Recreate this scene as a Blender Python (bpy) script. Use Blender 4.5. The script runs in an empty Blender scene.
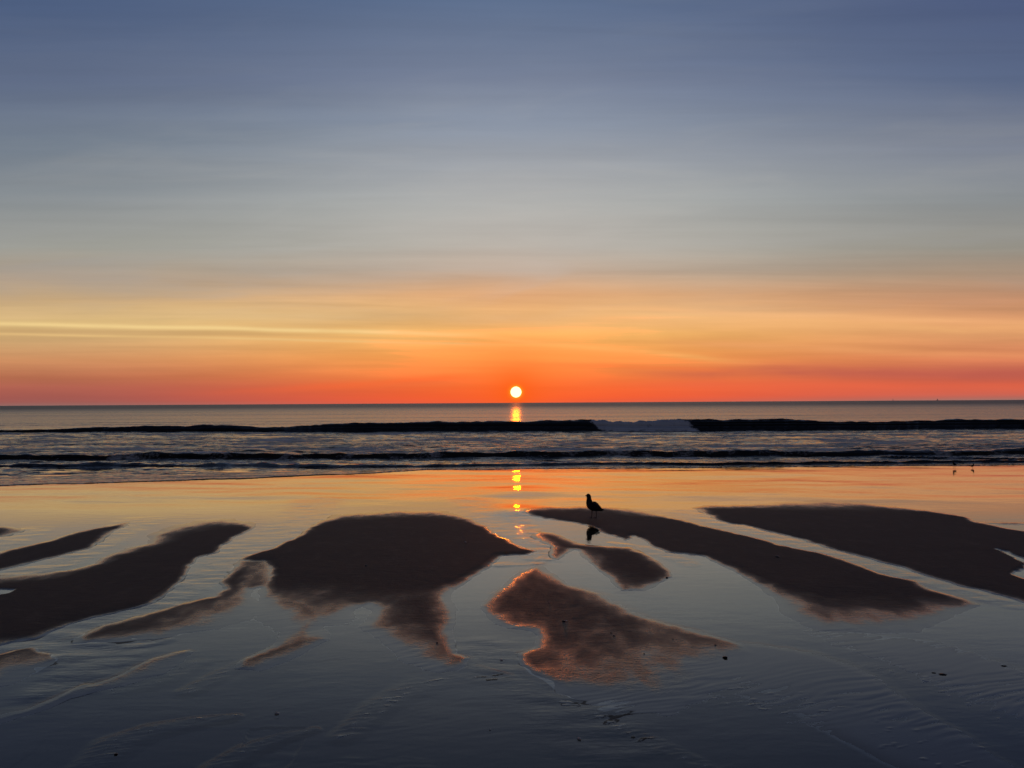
import bpy, bmesh, math
import numpy as np
from mathutils import Vector, Matrix

R = math.radians
scene = bpy.context.scene
COL = scene.collection
rng = np.random.default_rng(7)

# ------------------------------------------------------------------ camera
W, H, F = 1024, 768, 769.0
CAM_Z = 1.7
PITCH = math.atan(18.8 / F)
ROLL = math.atan(6.0 / 1024.0)
fw = np.array([0, math.cos(PITCH), math.sin(PITCH)])
r0 = np.array([1.0, 0, 0])
u0 = np.array([0, -math.sin(PITCH), math.cos(PITCH)])
up = u0 * math.cos(ROLL) + r0 * math.sin(ROLL)
rt = r0 * math.cos(ROLL) - u0 * math.sin(ROLL)

cam_d = bpy.data.cameras.new("camera")
cam_d.sensor_width = 36.0
cam_d.lens = F / W * 36.0
cam_d.clip_start = 0.05
cam_d.clip_end = 200000
cam = bpy.data.objects.new("camera", cam_d)
COL.objects.link(cam)
cam.matrix_world = Matrix(((rt[0], up[0], -fw[0], 0), (rt[1], up[1], -fw[1], 0),
                           (rt[2], up[2], -fw[2], CAM_Z), (0, 0, 0, 1)))
scene.camera = cam


def ray(px, py):
    d = fw * F + rt * (px - W / 2) + up * (H / 2 - py)
    return d / np.linalg.norm(d)


# beach profile: level flat near the viewer, then the wet face slopes to the sea
SLOPE = 0.013
SEA_Z = -0.15


def base_z(y):
    y = np.asarray(y, float)
    t = np.clip((y - 10.6) / 2.8, 0, None)
    z = np.where(t < 1, -SLOPE * 2.8 * 0.5 * t * t, -SLOPE * (y - 12.0))
    z = np.maximum(z, -6.0)
    back = np.clip(-y - 6, 0, None)
    return z + 0.02 * np.minimum(back, 120)


def undulation(x, y):
    """broad, very low swells of the wet beach face; sand and the water film share them"""
    sw = smooth((np.asarray(y, float) - 11.5) / 3.0) * smooth((40 - np.asarray(y, float)) / 10)
    z = sw * (.014 * fbm(x * .22 + y * .10, y * .42, 3, 95))
    for cx, cy, a, sx, sy in SWELLS:
        z = z + a * np.exp(-((x - cx) / sx) ** 2 - ((y - cy) / sy) ** 2)
    return z


def ground_at(px, py):
    d = ray(px, py)
    t = CAM_Z / -d[2]
    for _ in range(30):
        p = d * t
        t = (CAM_Z - float(base_z(p[1]))) / -d[2]
    return d[0] * t, d[1] * t


def level_at(px, py, z):
    d = ray(px, py)
    t = (CAM_Z - z) / -d[2]
    return d[0] * t, d[1] * t


def az_el(px, py):
    d = ray(px, py)
    return math.degrees(math.atan2(d[0], d[1])), math.degrees(math.atan2(d[2], d[1]))


# ------------------------------------------------------------------ numpy noise
_perm = np.random.default_rng(3).permutation(4096)
_grad = np.random.default_rng(4).uniform(0, 2 * math.pi, 4096)


def perlin(x, y, seed=0):
    xi = np.floor(x).astype(np.int64)
    yi = np.floor(y).astype(np.int64)
    xf, yf = x - xi, y - yi

    def g(ix, iy, dx, dy):
        k = _perm[(_perm[(ix + seed * 131) & 4095] + iy) & 4095]
        a = _grad[k]
        return np.cos(a) * dx + np.sin(a) * dy
    u = xf * xf * xf * (xf * (xf * 6 - 15) + 10)
    v = yf * yf * yf * (yf * (yf * 6 - 15) + 10)
    a = g(xi, yi, xf, yf) * (1 - u) + g(xi + 1, yi, xf - 1, yf) * u
    b = g(xi, yi + 1, xf, yf - 1) * (1 - u) + g(xi + 1, yi + 1, xf - 1, yf - 1) * u
    return (a * (1 - v) + b * v) * 1.5


def fbm(x, y, oct=4, seed=0, gain=0.5):
    s, a = 0, 1.0
    for i in range(oct):
        s = s + a * perlin(x * 2 ** i, y * 2 ** i, seed + i)
        a *= gain
    return s


def smooth(t):
    t = np.clip(t, 0, 1)
    return t * t * (3 - 2 * t)


# ------------------------------------------------------------------ sand bars
# outlines of the sand bars on the beach: (column, row, edge softness in metres)
BARS = [
    # far left thin bar and its neighbour
    (0.042, [(-60, 574, .12), (0, 553, .12), (40, 543, .12), (80, 532, .12), (124, 523, .12), (120, 529, .12), (104, 537, .08),
             (92, 547, .08), (60, 556, .1), (30, 563, .1), (0, 571, .1), (-60, 588, .1)]),
    (0.036, [(-60, 522, .15), (5, 527, .12), (24, 530, .2), (5, 536, .15), (-60, 545, .2)]),
    # large dark bar on the left
    (0.05, [(-110, 592, .3), (0, 578, .3), (45, 574, .25), (75, 570, .15), (100, 563, .12), (108, 556, .15), (130, 549, .2), (150, 544, .2),
            (154, 535, .3), (175, 527, .4), (200, 522, .4), (228, 520, .4), (246, 523, .3), (254, 527, .15), (247, 532, .06),
            (232, 538, .05), (224, 545, .05), (216, 553, .05), (200, 557, .05), (190, 564, .05), (182, 577, .05), (175, 587, .06),
            (150, 604, .06), (100, 617, .06), (70, 624, .07), (42, 636, .1), (0, 644, .12), (-110, 668, .2)]),
    # bar under the stream
    (0.030, [(252, 562, .1), (240, 567, .06), (226, 576, .05), (223, 583, .05), (228, 589, .05), (219, 595, .05), (180, 605, .06),
            (140, 617, .06), (105, 627, .06), (79, 637, .08), (82, 642, .15), (120, 641, .2), (160, 636, .2), (190, 630, .25),
            (212, 628, .3), (236, 619, .4), (250, 606, .3), (247, 596, .15), (256, 580, .1), (262, 566, .1)]),
    # big bar in the middle left
    (0.05, [(320, 522, .15), (336, 516, .35), (360, 514, .4), (400, 512, .4), (440, 512, .4), (456, 515, .25), (478, 523, .1), (500, 537, .08),
            (520, 546, .07), (536, 551, .06), (528, 555, .06), (505, 556, .06), (488, 567, .08), (470, 578, .08), (452, 590, .15),
            (442, 608, .4), (412, 624, .5), (381, 612, .3), (368, 604, .15), (350, 608, .25), (332, 620, .5), (300, 624, .6), (268, 612, .5),
            (262, 594, .15), (268, 582, .06), (271, 570, .06), (266, 562, .06), (250, 561, .06), (241, 559, .06), (262, 551, .06), (290, 541, .06),
            (303, 534, .07), (310, 527, .1)]),
    # its paler, wetter tails
    (0.027, [(372, 596, .2), (447, 585, .1), (448, 596, .1), (451, 610, .1), (453, 636, .1), (457, 653, .06), (472, 659, .04), (468, 666, .1), (440, 672, .22),
            (405, 658, .28), (378, 636, .2), (362, 628, .16), (370, 616, .15), (381, 606, .1)]),
    (0.026, [(262, 590, .2), (330, 600, .2), (333, 616, .2), (318, 630, .2), (329, 641, .1), (300, 653, .15), (262, 668, .2), (238, 669, .08), (246, 658, .04),
            (262, 651, .05), (276, 644, .08), (290, 634, .2), (282, 622, .3), (264, 606, .2)]),
    # glowing bar in the middle
    (0.0225, [(537, 566, .12), (525, 570, .1), (511, 579, .08), (502, 589, .06), (480, 605, .06), (494, 620, .1), (510, 629, .12),
            (528, 633, .1), (537, 638, .06), (534, 648, .05), (519, 654, .03), (523, 663, .05), (532, 672, .06), (547, 682, .1),
            (566, 692, .25), (616, 704, .4), (660, 704, .4), (696, 692, .4), (722, 674, .4), (752, 652, .25), (740, 644, .08), (721, 638, .08),
            (689, 630, .08), (645, 617, .08), (613, 603, .08), (598, 595, .08), (572, 586, .08), (556, 575, .1)]),
    # low wet tongue running on from it to the lower right
    (0.007, [(700, 640, .15), (724, 640, .1), (753, 644, .1), (783, 647, .1), (812, 653, .1), (841, 662, .1), (876, 676, .1),
             (906, 696, .1), (958, 733, .1), (1010, 765, .1), (1060, 800, .2), (900, 770, .7), (800, 720, .7), (740, 690, .7), (700, 670, .6)]),
    # damp hollow between the stream bar and the big bar
    (0.018, [(238, 560, .06), (274, 560, .1), (276, 590, .1), (262, 588, .06), (248, 590, .06), (232, 590, .1), (226, 580, .06)]),
    # the gull's bar
    (0.045, [(521, 514, .15), (532, 510, .3), (549, 508, .35), (579, 507, .36), (618, 508, .36), (647, 513, .3), (676, 519, .12), (709, 527, .08),
             (739, 535, .06), (778, 544, .06), (817, 553, .06), (843, 560, .06), (882, 574, .06), (910, 581, .06), (931, 590, .07),
             (961, 599, .1), (978, 605, .12), (961, 611, .3), (941, 616, .3), (902, 625, .45), (863, 627, .45), (821, 627, .36),
             (797, 616, .36), (778, 597, .25), (758, 585, .15), (738, 573, .1), (719, 564, .08), (699, 556, .06), (684, 554, .06),
             (668, 552, .06), (657, 548, .06), (643, 540, .05), (634, 536, .05), (629, 537, .05), (625, 541, .06), (614, 537, .06),
             (598, 531, .06), (586, 525, .07), (569, 523, .08), (549, 519, .08), (530, 517, .1)]),
    # small bar before the gull
    (0.027, [(532, 536, .1), (540, 532, .1), (555, 534, .1), (579, 543, .1), (608, 547, .1), (629, 548, .1), (645, 554, .05), (661, 563, .06),
             (672, 572, .05), (669, 578, .05), (657, 585, .1), (645, 592, .14), (622, 592, .05), (614, 581, .1), (598, 570, .06),
             (588, 558, .1), (580, 552, .08), (573, 550, .08), (565, 555, .06), (556, 560, .05), (552, 556, .06), (551, 547, .06),
             (540, 542, .1)]),
    # large bar on the right
    (0.05, [(692, 508, .2), (709, 506, .3), (738, 505, .35), (768, 505, .4), (787, 503, .5), (817, 502, .6), (856, 503, .5), (875, 505, .4),
            (902, 508, .3), (941, 513, .15), (967, 517, .08), (971, 521, .08), (1000, 527, .08), (1024, 531, .08), (1120, 552, .1),
            (1120, 632, .2), (1024, 602, .08), (1000, 595, .08), (968, 588, .06), (941, 580, .06), (918, 573, .06), (888, 564, .06),
            (863, 557, .06), (824, 546, .06), (817, 543, .06), (789, 537, .06), (762, 530, .06), (744, 525, .06), (733, 524, .06),
            (719, 521, .08), (709, 516, .1), (702, 511, .15)]),
    # wet flat below the gull's bar, far right
    (0.004, [(800, 628, .4), (870, 634, .4), (930, 640, .5), (985, 656, .15), (1030, 675, .15), (1100, 700, .3), (1100, 740, .6), (1000, 712, .5),
             (900, 668, .2), (850, 652, .2)]),
    # small scarp in the far wet sand
    (0.02, [(902, 513, .1), (908, 512, .1), (920, 517, .1), (945, 520, .1), (985, 522, .1), (1030, 523, .1), (1030, 525.5, .1),
            (980, 523.5, .1), (940, 522, .1), (915, 519, .1)]),
    # little bar at the left edge
    (0.026, [(-90, 672, .1), (0, 654, .05), (19, 649, .04), (41, 647, .03), (46, 654, .03), (53, 661, .05), (39, 667, .2), (20, 673, .3),
            (0, 684, .3), (-90, 708, .3)]),
    # thin ridge in the foreground
    (0.015, [(194, 653, .06), (187, 651, .04), (172, 653, .04), (152, 660, .03), (137, 666, .03), (125, 673, .03), (109, 681, .03),
             (88, 685, .03), (74, 691, .03), (58, 698, .04), (39, 706, .06), (0, 716, .15), (-30, 724, .2), (0, 722, .15), (40, 711, .1), (75, 697, .08),
             (110, 687, .1), (130, 682, .15), (156, 675, .15), (180, 663, .12)]),
    # beyond the frame to the left and right: the bars go on
    (0.05, [(-140, 540, .3), (-420, 585, .3), (-420, 650, .3), (-150, 610, .2)]),
    (0.05, [(1150, 560, .3), (1480, 620, .3), (1500, 690, .3), (1200, 640, .2)]),
    (0.04, [(1160, 680, .3), (1400, 740, .3), (1400, 820, .3), (1180, 760, .3)]),
    (0.04, [(-150, 690, .3), (-400, 730, .3), (-420, 800, .3), (-170, 770, .3)]),
]
POOLS = [
    [(-70, 597, .1), (0, 590, .06), (16, 590, .05), (8, 594, .06), (-70, 606, .1)],
    [(993, 549, .05), (1004, 552, .05), (1024, 559, .06), (1080, 578, .1), (1080, 592, .1), (1030, 580, .1), (1017, 576, .1), (1020, 570, .08), (1030, 565, .06)],
]
# lines of broken ripples that just break the film (column, row, half width m)
STREAKS = [
    [(95, 762, .10), (118, 742, .12), (150, 730, .10), (190, 722, .08), (232, 716, .05)],
    [(215, 768, .08), (250, 748, .08), (282, 736, .06), (312, 729, .04)],
    [(345, 735, .08), (380, 705, .10), (420, 684, .12), (455, 674, .10), (492, 680, .06)],
    [(475, 668, .06), (505, 676, .06)],
    [(560, 700, .05), (600, 718, .06), (660, 745, .06), (720, 775, .06)],
    [(120, 690, .10), (165, 676, .12), (200, 662, .08)],
    [(190, 690, .08), (225, 672, .08), (245, 662, .05)],
    [(700, 690, .2), (780, 700, .25), (860, 715, .25), (940, 750, .25)],
    [(880, 668, .1), (930, 680, .15), (985, 700, .2), (1040, 730, .2)],
]
# streams: running water, rougher than the still pools (column, row, half width m)
STREAMS = [
    [(320, 500, .5), (290, 530, .35), (250, 545, .3), (215, 570, .25), (160, 605, .25), (90, 630, .25), (40, 650, .3), (110, 655, .25), (60, 690, .2)],
    [(140, 520, .3), (100, 545, .25), (60, 565, .2), (0, 577, .2), (-60, 590, .2)],
    [(470, 500, .4), (505, 530, .2), (545, 545, .2), (535, 562, .15), (500, 565, .1)],
    [(690, 512, .3), (740, 528, .15), (830, 553, .12), (930, 583, .12), (1010, 605, .12)],
    [(612, 543, .06), (640, 548, .12), (680, 560, .12), (690, 565, .1)],
    [(30, 530, .25), (0, 545, .25)],
    [(517, 514, .18), (524, 528, .16), (541, 543, .14), (550, 556, .12), (538, 563, .08)],
    [(485, 650, .25), (520, 672, .25), (570, 705, .3), (600, 740, .3)],
    [(60, 660, .2), (110, 648, .2), (150, 640, .15)],
]
GAINS = [1, 1, 1, 1, 1, 1, 1.8, .7, 1.2]


def world_poly(pts):
    out = []
    for px, py, w in pts:
        x, y = ground_at(px, py)
        out.append((x, y, w))
    return np.array(out)


def signed_level(P, x, y):
    """-1 far outside .. 0 on the outline .. +1 well inside, with the outline's own softness."""
    n = len(P)
    best = np.full(x.shape, 1e9)
    inside = np.zeros(x.shape, bool)
    for i in range(n):
        ax, ay, aw = P[i]
        bx, by, bw = P[(i + 1) % n]
        dx, dy = bx - ax, by - ay
        L = dx * dx + dy * dy + 1e-12
        t = np.clip(((x - ax) * dx + (y - ay) * dy) / L, 0, 1)
        d = np.hypot(x - ax - t * dx, y - ay - t * dy)
        w = aw + (bw - aw) * t
        best = np.minimum(best, d / (w * (1.2 + 4.5 * w) + .05))
        c = ((ay > y) != (by > y))
        xi = ax + (y - ay) * dx / (dy if abs(dy) > 1e-12 else 1e-12)
        inside ^= c & (x < xi)
    s = 1 - np.exp(-(1.5 * best) ** 1.2)
    return np.where(inside, s, -s)


SWELLS = [(*ground_at(517, 492), .030, .9, .9), (*ground_at(519, 512), .034, .5, .7)]
BARW = [(h, world_poly(p)) for h, p in BARS]
POOLW = [world_poly(p) for p in POOLS]
STREAKW = [world_poly(p) for p in STREAKS]
STREAMW = [world_poly(p) for p in STREAMS]


def sand_rel(x, y, want_dry=False):
    """sand height relative to the local water level, and how far it has drained"""
    # slightly irregular outlines
    k = 0.35 + 0.05 * np.clip(y, 0, 14)
    wx = x + k * (0.05 * fbm(x * 1.7, y * 1.7, 3, 11) + 0.02 * fbm(x * 9, y * 5, 2, 15))
    wy = y + k * (0.09 * fbm(x * 1.5, y * 1.5, 3, 21) + 0.04 * fbm(x * 9, y * 5, 2, 25))
    out = np.full(x.shape, -0.014)
    dry = np.zeros(x.shape)
    out += 0.006 * fbm(x * 0.9, y * 0.9, 3, 31) + 0.0025 * fbm(x * 4 + y * 2, y * 9, 3, 41)
    for hgt, P in BARW:
        x0, x1, y0, y1 = P[:, 0].min() - .8, P[:, 0].max() + .8, P[:, 1].min() - .8, P[:, 1].max() + .8
        m = (wx > x0) & (wx < x1) & (wy > y0) & (wy < y1)
        if not m.any():
            continue
        L = signed_level(P, wx[m], wy[m]) + (.09 if hgt > .012 else 0)
        h = np.where(L > 0, L * hgt * .28, L * 0.014)
        k = min(1.0, hgt / .042)
        dry[m] = np.maximum(dry[m], np.clip((L * k - .03) / .75, 0, 1) ** 1.15)
        out[m] = np.maximum(out[m], h)
    for P in POOLW:
        x0, x1, y0, y1 = P[:, 0].min() - .4, P[:, 0].max() + .4, P[:, 1].min() - .4, P[:, 1].max() + .4
        m = (wx > x0) & (wx < x1) & (wy > y0) & (wy < y1)
        if m.any():
            L = signed_level(P, wx[m], wy[m])
            out[m] = np.minimum(out[m], np.where(L > 0, -0.012 * L, -L * 0.05))
            dry[m] = np.minimum(dry[m], smooth(-L * 2.5))
    # small relief of the sand itself
    hi = smooth(out / 0.009)
    out += hi * (0.003 * fbm(x * 1.3, y * 1.3, 3, 51) + 0.0012 * fbm(x * 9, y * 9, 3, 61))
    # current ripples in the shallow foreground film
    rip = perlin(x * 3.0 + y * 1.0 + .6 * fbm(x * 2, y * 2, 2, 73), y * 22 - x * 8 + 1.5 * fbm(x * 1.3, y * 1.3, 3, 74), 71) * smooth(fbm(x * .8, y * .8, 2, 75) * 1.2 + .6)
    out += 0.0006 * rip * smooth((9 - y) / 5) * (1 - hi)
    st = np.zeros(x.shape)
    fm = (y > 2) & (y < 8) & (np.abs(x) < 7)
    if fm.any():
        st[fm] = stream_amount(x[fm], y[fm], STREAKW)
        r2 = perlin(x * 5 + .5 * fbm(x * 2, y * 2, 2, 83), y * 30 - x * 10 + 2.0 * fbm(x * 1.7, y * 1.7, 3, 84), 81) + .6 * perlin(x * 23, y * 40, 85)
        out = np.where(st > 0, np.maximum(out, out * (1 - st) + st * (-.0012 + .0022 * r2)), out)
    return (out, dry) if want_dry else out


def stream_amount(x, y, lines=None, gains=None):
    out = np.zeros(x.shape)
    for j, P in enumerate(lines or STREAMW):
        g = gains[j] if gains else 1.0
        for i in range(len(P) - 1):
            ax, ay, aw = P[i]
            bx, by, bw = P[i + 1]
            dx, dy = bx - ax, by - ay
            L = dx * dx + dy * dy + 1e-9
            t = np.clip(((x - ax) * dx + (y - ay) * dy) / L, 0, 1)
            d = np.hypot(x - ax - t * dx, y - ay - t * dy)
            out = np.maximum(out, g * smooth(1.5 - d / (aw + (bw - aw) * t)))
    return out


def sand_z(x, y):
    x = np.atleast_1d(np.asarray(x, float))
    y = np.atleast_1d(np.asarray(y, float))
    return base_z(y) + undulation(x, y) + sand_rel(x, y)


# ------------------------------------------------------------------ mesh helpers
def grid_mesh(name, X, Y, Z, attrs=None, keep=None):
    ny, nx = X.shape
    co = np.stack([X, Y, Z], -1).reshape(-1, 3).astype(np.float32)
    idx = np.arange(ny * nx).reshape(ny, nx)
    q = np.stack([idx[:-1, :-1], idx[:-1, 1:], idx[1:, 1:], idx[1:, :-1]], -1).reshape(-1, 4)
    if keep is not None:
        k = keep.reshape(-1)
        q = q[k[q].any(1)]
        used = np.zeros(len(co), bool)
        used[q.reshape(-1)] = True
        remap = np.cumsum(used) - 1
        q = remap[q]
        co = co[used]
        attrs = {a: v.reshape(-1)[used] for a, v in (attrs or {}).items()}
    me = bpy.data.meshes.new(name)
    me.vertices.add(len(co))
    me.vertices.foreach_set("co", co.reshape(-1))
    nq = len(q)
    me.loops.add(nq * 4)
    me.loops.foreach_set("vertex_index", q.reshape(-1).astype(np.int32))
    me.polygons.add(nq)
    me.polygons.foreach_set("loop_start", (np.arange(nq) * 4).astype(np.int32))
    me.polygons.foreach_set("use_smooth", np.ones(nq, bool))
    me.update(calc_edges=True)
    for a, v in (attrs or {}).items():
        at = me.attributes.new(a, 'FLOAT', 'POINT')
        at.data.foreach_set("value", np.asarray(v, np.float32).reshape(-1))
    ob = bpy.data.objects.new(name, me)
    COL.objects.link(ob)
    return ob


def new_obj(name, bm, mat=None, parent=None, smooth_faces=True):
    me = bpy.data.meshes.new(name)
    bmesh.ops.recalc_face_normals(bm, faces=bm.faces)
    bm.to_mesh(me)
    bm.free()
    if smooth_faces:
        for p in me.polygons:
            p.use_smooth = True
    if mat:
        me.materials.append(mat)
    ob = bpy.data.objects.new(name, me)
    COL.objects.link(ob)
    if parent:
        ob.parent = parent
    return ob


def tag(o, label=None, cat=None, group=None, kind=None):
    if label: o["label"] = label
    if cat: o["category"] = cat
    if group: o["group"] = group
    if kind: o["kind"] = kind


def empty(name, loc, rz=0.0):
    o = bpy.data.objects.new(name, None)
    o.empty_display_size = 0.05
    COL.objects.link(o)
    o.location = loc
    o.rotation_euler = (0, 0, rz)
    return o


# ------------------------------------------------------------------ node helpers
class NT:
    def __init__(self, tree):
        self.t = tree
        tree.nodes.clear()

    def n(self, typ, **kw):
        nd = self.t.nodes.new(typ)
        for k, v in kw.items():
            setattr(nd, k, v)
        return nd

    def link(self, a, b):
        self.t.links.new(a, b)

    def setin(self, sock, v):
        if isinstance(v, bpy.types.NodeSocket):
            self.link(v, sock)
        else:
            sock.default_value = v

    def m(self, op, a, b=None, c=None, clamp=False):
        nd = self.n('ShaderNodeMath', operation=op)
        nd.use_clamp = clamp
        self.setin(nd.inputs[0], a)
        if b is not None: self.setin(nd.inputs[1], b)
        if c is not None: self.setin(nd.inputs[2], c)
        return nd.outputs[0]

    def ss(self, v, a, b, lo=0.0, hi=1.0):
        nd = self.n('ShaderNodeMapRange', interpolation_type='SMOOTHSTEP')
        self.setin(nd.inputs[0], v)
        nd.inputs[1].default_value = a
        nd.inputs[2].default_value = b
        nd.inputs[3].default_value = lo
        nd.inputs[4].default_value = hi
        return nd.outputs[0]

    def mix(self, f, a, b, mode='MIX'):
        nd = self.n('ShaderNodeMix', data_type='RGBA', blend_type=mode)
        self.setin(nd.inputs[0], f)
        self.setin(nd.inputs[6], a)
        self.setin(nd.inputs[7], b)
        return nd.outputs[2]

    def noise(self, vec, scale, detail=3, rough=.5, dist=0.0):
        nd = self.n('ShaderNodeTexNoise')
        if vec is not None: self.link(vec, nd.inputs['Vector'])
        nd.inputs['Scale'].default_value = scale
        nd.inputs['Detail'].default_value = detail
        nd.inputs['Roughness'].default_value = rough
        nd.inputs['Distortion'].default_value = dist
        return nd.outputs[0]

    def comb(self, x, y, z=0.0):
        nd = self.n('ShaderNodeCombineXYZ')
        self.setin(nd.inputs[0], x); self.setin(nd.inputs[1], y); self.setin(nd.inputs[2], z)
        return nd.outputs[0]

    def mapping(self, vec, scale=(1, 1, 1), rot=(0, 0, 0)):
        nd = self.n('ShaderNodeMapping')
        self.link(vec, nd.inputs[0])
        nd.inputs['Rotation'].default_value = rot
        nd.inputs['Scale'].default_value = scale
        return nd.outputs[0]

    def attr(self, name):
        nd = self.n('ShaderNodeAttribute', attribute_name=name)
        return nd.outputs['Fac']

    def bump(self, height, dist, strength=1.0, normal=None):
        nd = self.n('ShaderNodeBump')
        self.setin(nd.inputs['Strength'], strength)
        nd.inputs['Distance'].default_value = dist
        self.link(height, nd.inputs['Height'])
        if normal is not None: self.link(normal, nd.inputs['Normal'])
        return nd.outputs[0]


def lin(c):
    return tuple(((v / 255) / 12.92 if v / 255 <= .04045 else ((v / 255 + .055) / 1.055) ** 2.4) for v in c) + (1,)


def mat(name):
    m = bpy.data.materials.new(name)
    m.use_nodes = True
    return m, NT(m.node_tree)


def simple_mat(name, col, rough=.6, var=.25, scale=40, spec=.3):
    m, t = mat(name)
    out = t.n('ShaderNodeOutputMaterial')
    b = t.n('ShaderNodeBsdfPrincipled')
    co = t.n('ShaderNodeTexCoord').outputs['Object']
    nz = t.noise(co, scale, 4)
    c2 = tuple(v * (1 - var) for v in col[:3]) + (1,)
    t.link(t.mix(nz, tuple(col[:3]) + (1,), c2), b.inputs['Base Color'])
    b.inputs['Roughness'].default_value = rough
    b.inputs['Specular IOR Level'].default_value = spec
    t.link(b.outputs[0], out.inputs[0])
    return m


# ------------------------------------------------------------------ sky (world)
SUN_AZ, SUN_EL = az_el(516, 392)
world = bpy.data.worlds.new("World")
scene.world = world
world.use_nodes = True
t = NT(world.node_tree)
wout = t.n('ShaderNodeOutputWorld')
gen = t.n('ShaderNodeTexCoord').outputs['Generated']
sep = t.n('ShaderNodeSeparateXYZ')
t.link(gen, sep.inputs[0])
dx, dy, dz = sep.outputs
# bands of cloud run parallel to the shore, so height is measured in the plane across them
ady = t.m('MAXIMUM', t.m('ABSOLUTE', dy), .12)
el = t.m('MULTIPLY', t.m('ARCTAN2', dz, ady), 180 / math.pi)
az = t.m('MULTIPLY', t.m('ARCTAN2', dx, dy), 180 / math.pi)

# slow wander of the bands so that they are not ruled lines
vecA = t.comb(t.m('MULTIPLY', az, .03), t.m('MULTIPLY', el, .12))
wander = t.m('MULTIPLY', t.m('SUBTRACT', t.noise(vecA, 1.0, 3), .5), 1.6)
elw = t.m('ADD', el, t.m('MULTIPLY', wander, t.ss(el, 2, 10, .0, 1.0)))


def ramp(col_px, stops):
    nd = t.n('ShaderNodeValToRGB')
    cr = nd.color_ramp
    pts = sorted((az_el(col_px, y)[1], c) for y, c in stops)
    while len(cr.elements) < len(pts):
        cr.elements.new(0.5)
    for e, (ev, c) in zip(cr.elements, pts):
        e.position = min(max((ev + 2) / 42, 0), 1)
        e.color = lin(c)
    t.link(t.m('DIVIDE', t.m('ADD', elw, 2), 42), nd.inputs[0])
    return nd.outputs[0]


rC = ramp(512, [(0, (92, 111, 141)), (80, (116, 129, 152)), (125, (136, 149, 166)), (165, (156, 164, 171)), (205, (174, 179, 177)),
                (245, (180, 180, 172)), (270, (188, 174, 156)), (295, (226, 178, 130)), (315, (240, 192, 128)), (335, (250, 190, 106)),
                (355, (250, 165, 82)), (374, (249, 134, 64)), (388, (249, 104, 50)), (398, (248, 92, 48)), (403, (235, 90, 60)), (412, (160, 90, 80))])
rL = ramp(0, [(0, (75, 93, 126)), (80, (95, 108, 134)), (140, (114, 126, 141)), (195, (133, 140, 145)), (250, (156, 156, 148)),
              (280, (178, 158, 136)), (300, (205, 172, 128)), (320, (220, 186, 126)), (340, (204, 164, 114)), (360, (198, 138, 94)),
              (378, (186, 112, 82)), (388, (176, 98, 82)), (398, (162, 90, 82)), (403, (156, 92, 86)), (405, (152, 106, 100)), (412, (145, 110, 104))])
rR = ramp(1024, [(0, (77, 91, 125)), (80, (90, 104, 133)), (145, (124, 131, 146)), (200, (137, 142, 145)), (250, (150, 146, 136)),
                 (275, (167, 142, 120)), (300, (196, 142, 107)), (320, (216, 152, 106)), (340, (216, 146, 100)), (360, (214, 125, 88)),
                 (372, (192, 98, 80)), (385, (216, 98, 74)), (394, (198, 98, 82)), (397.5, (176, 102, 90)), (399.5, (156, 116, 108)), (408, (145, 114, 108))])
rel_az = t.m('SUBTRACT', az, SUN_AZ)
sky = t.mix(t.ss(rel_az, 0, -33), rC, rL)
sky = t.mix(t.ss(rel_az, 0, 36), sky, rR)
# away from the sunrise and overhead the sky is a dull blue
aaz = t.m('ABSOLUTE', rel_az)
sky = t.mix(t.ss(aaz, 45, 130), sky, lin((64, 62, 72)))
sky = t.mix(t.ss(el, 27, 60), sky, lin((42, 50, 74)))

# cirrus: long thin streaks
v1 = t.comb(t.m('MULTIPLY', az, .035), t.m('ADD', t.m('MULTIPLY', el, .9), t.m('MULTIPLY', az, .012)))
s1 = t.noise(v1, 1.0, 5, .55, .4)
v2 = t.comb(t.m('MULTIPLY', az, .02), t.m('ADD', t.m('MULTIPLY', el, .30), t.m('MULTIPLY', az, -.01)), 3.7)
s2 = t.noise(v2, 1.0, 4, .5, .6)
v3 = t.comb(t.m('MULTIPLY', az, .10), t.m('ADD', t.m('MULTIPLY', el, .55), t.m('MULTIPLY', az, .02)), 9.1)
s3 = t.noise(v3, 1.0, 6, .6, .3)
gain = t.m('ADD', t.m('MULTIPLY', t.m('SUBTRACT', s1, .5), .75), t.m('MULTIPLY', t.m('SUBTRACT', s2, .5), .55))
gain = t.m('ADD', gain, t.m('MULTIPLY', t.m('SUBTRACT', s3, .5), .25))
gain = t.m('MULTIPLY', gain, t.ss(el, 0, 4, .35, 1.0))
gain = t.m('MULTIPLY', gain, t.ss(el, 5, 14, .9, .26))
gain = t.m('ADD', gain, 1.0)
gm = t.n('ShaderNodeVectorMath', operation='SCALE')
t.link(sky, gm.inputs[0]); t.link(gain, gm.inputs['Scale'])
sky = gm.outputs[0]


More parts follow.
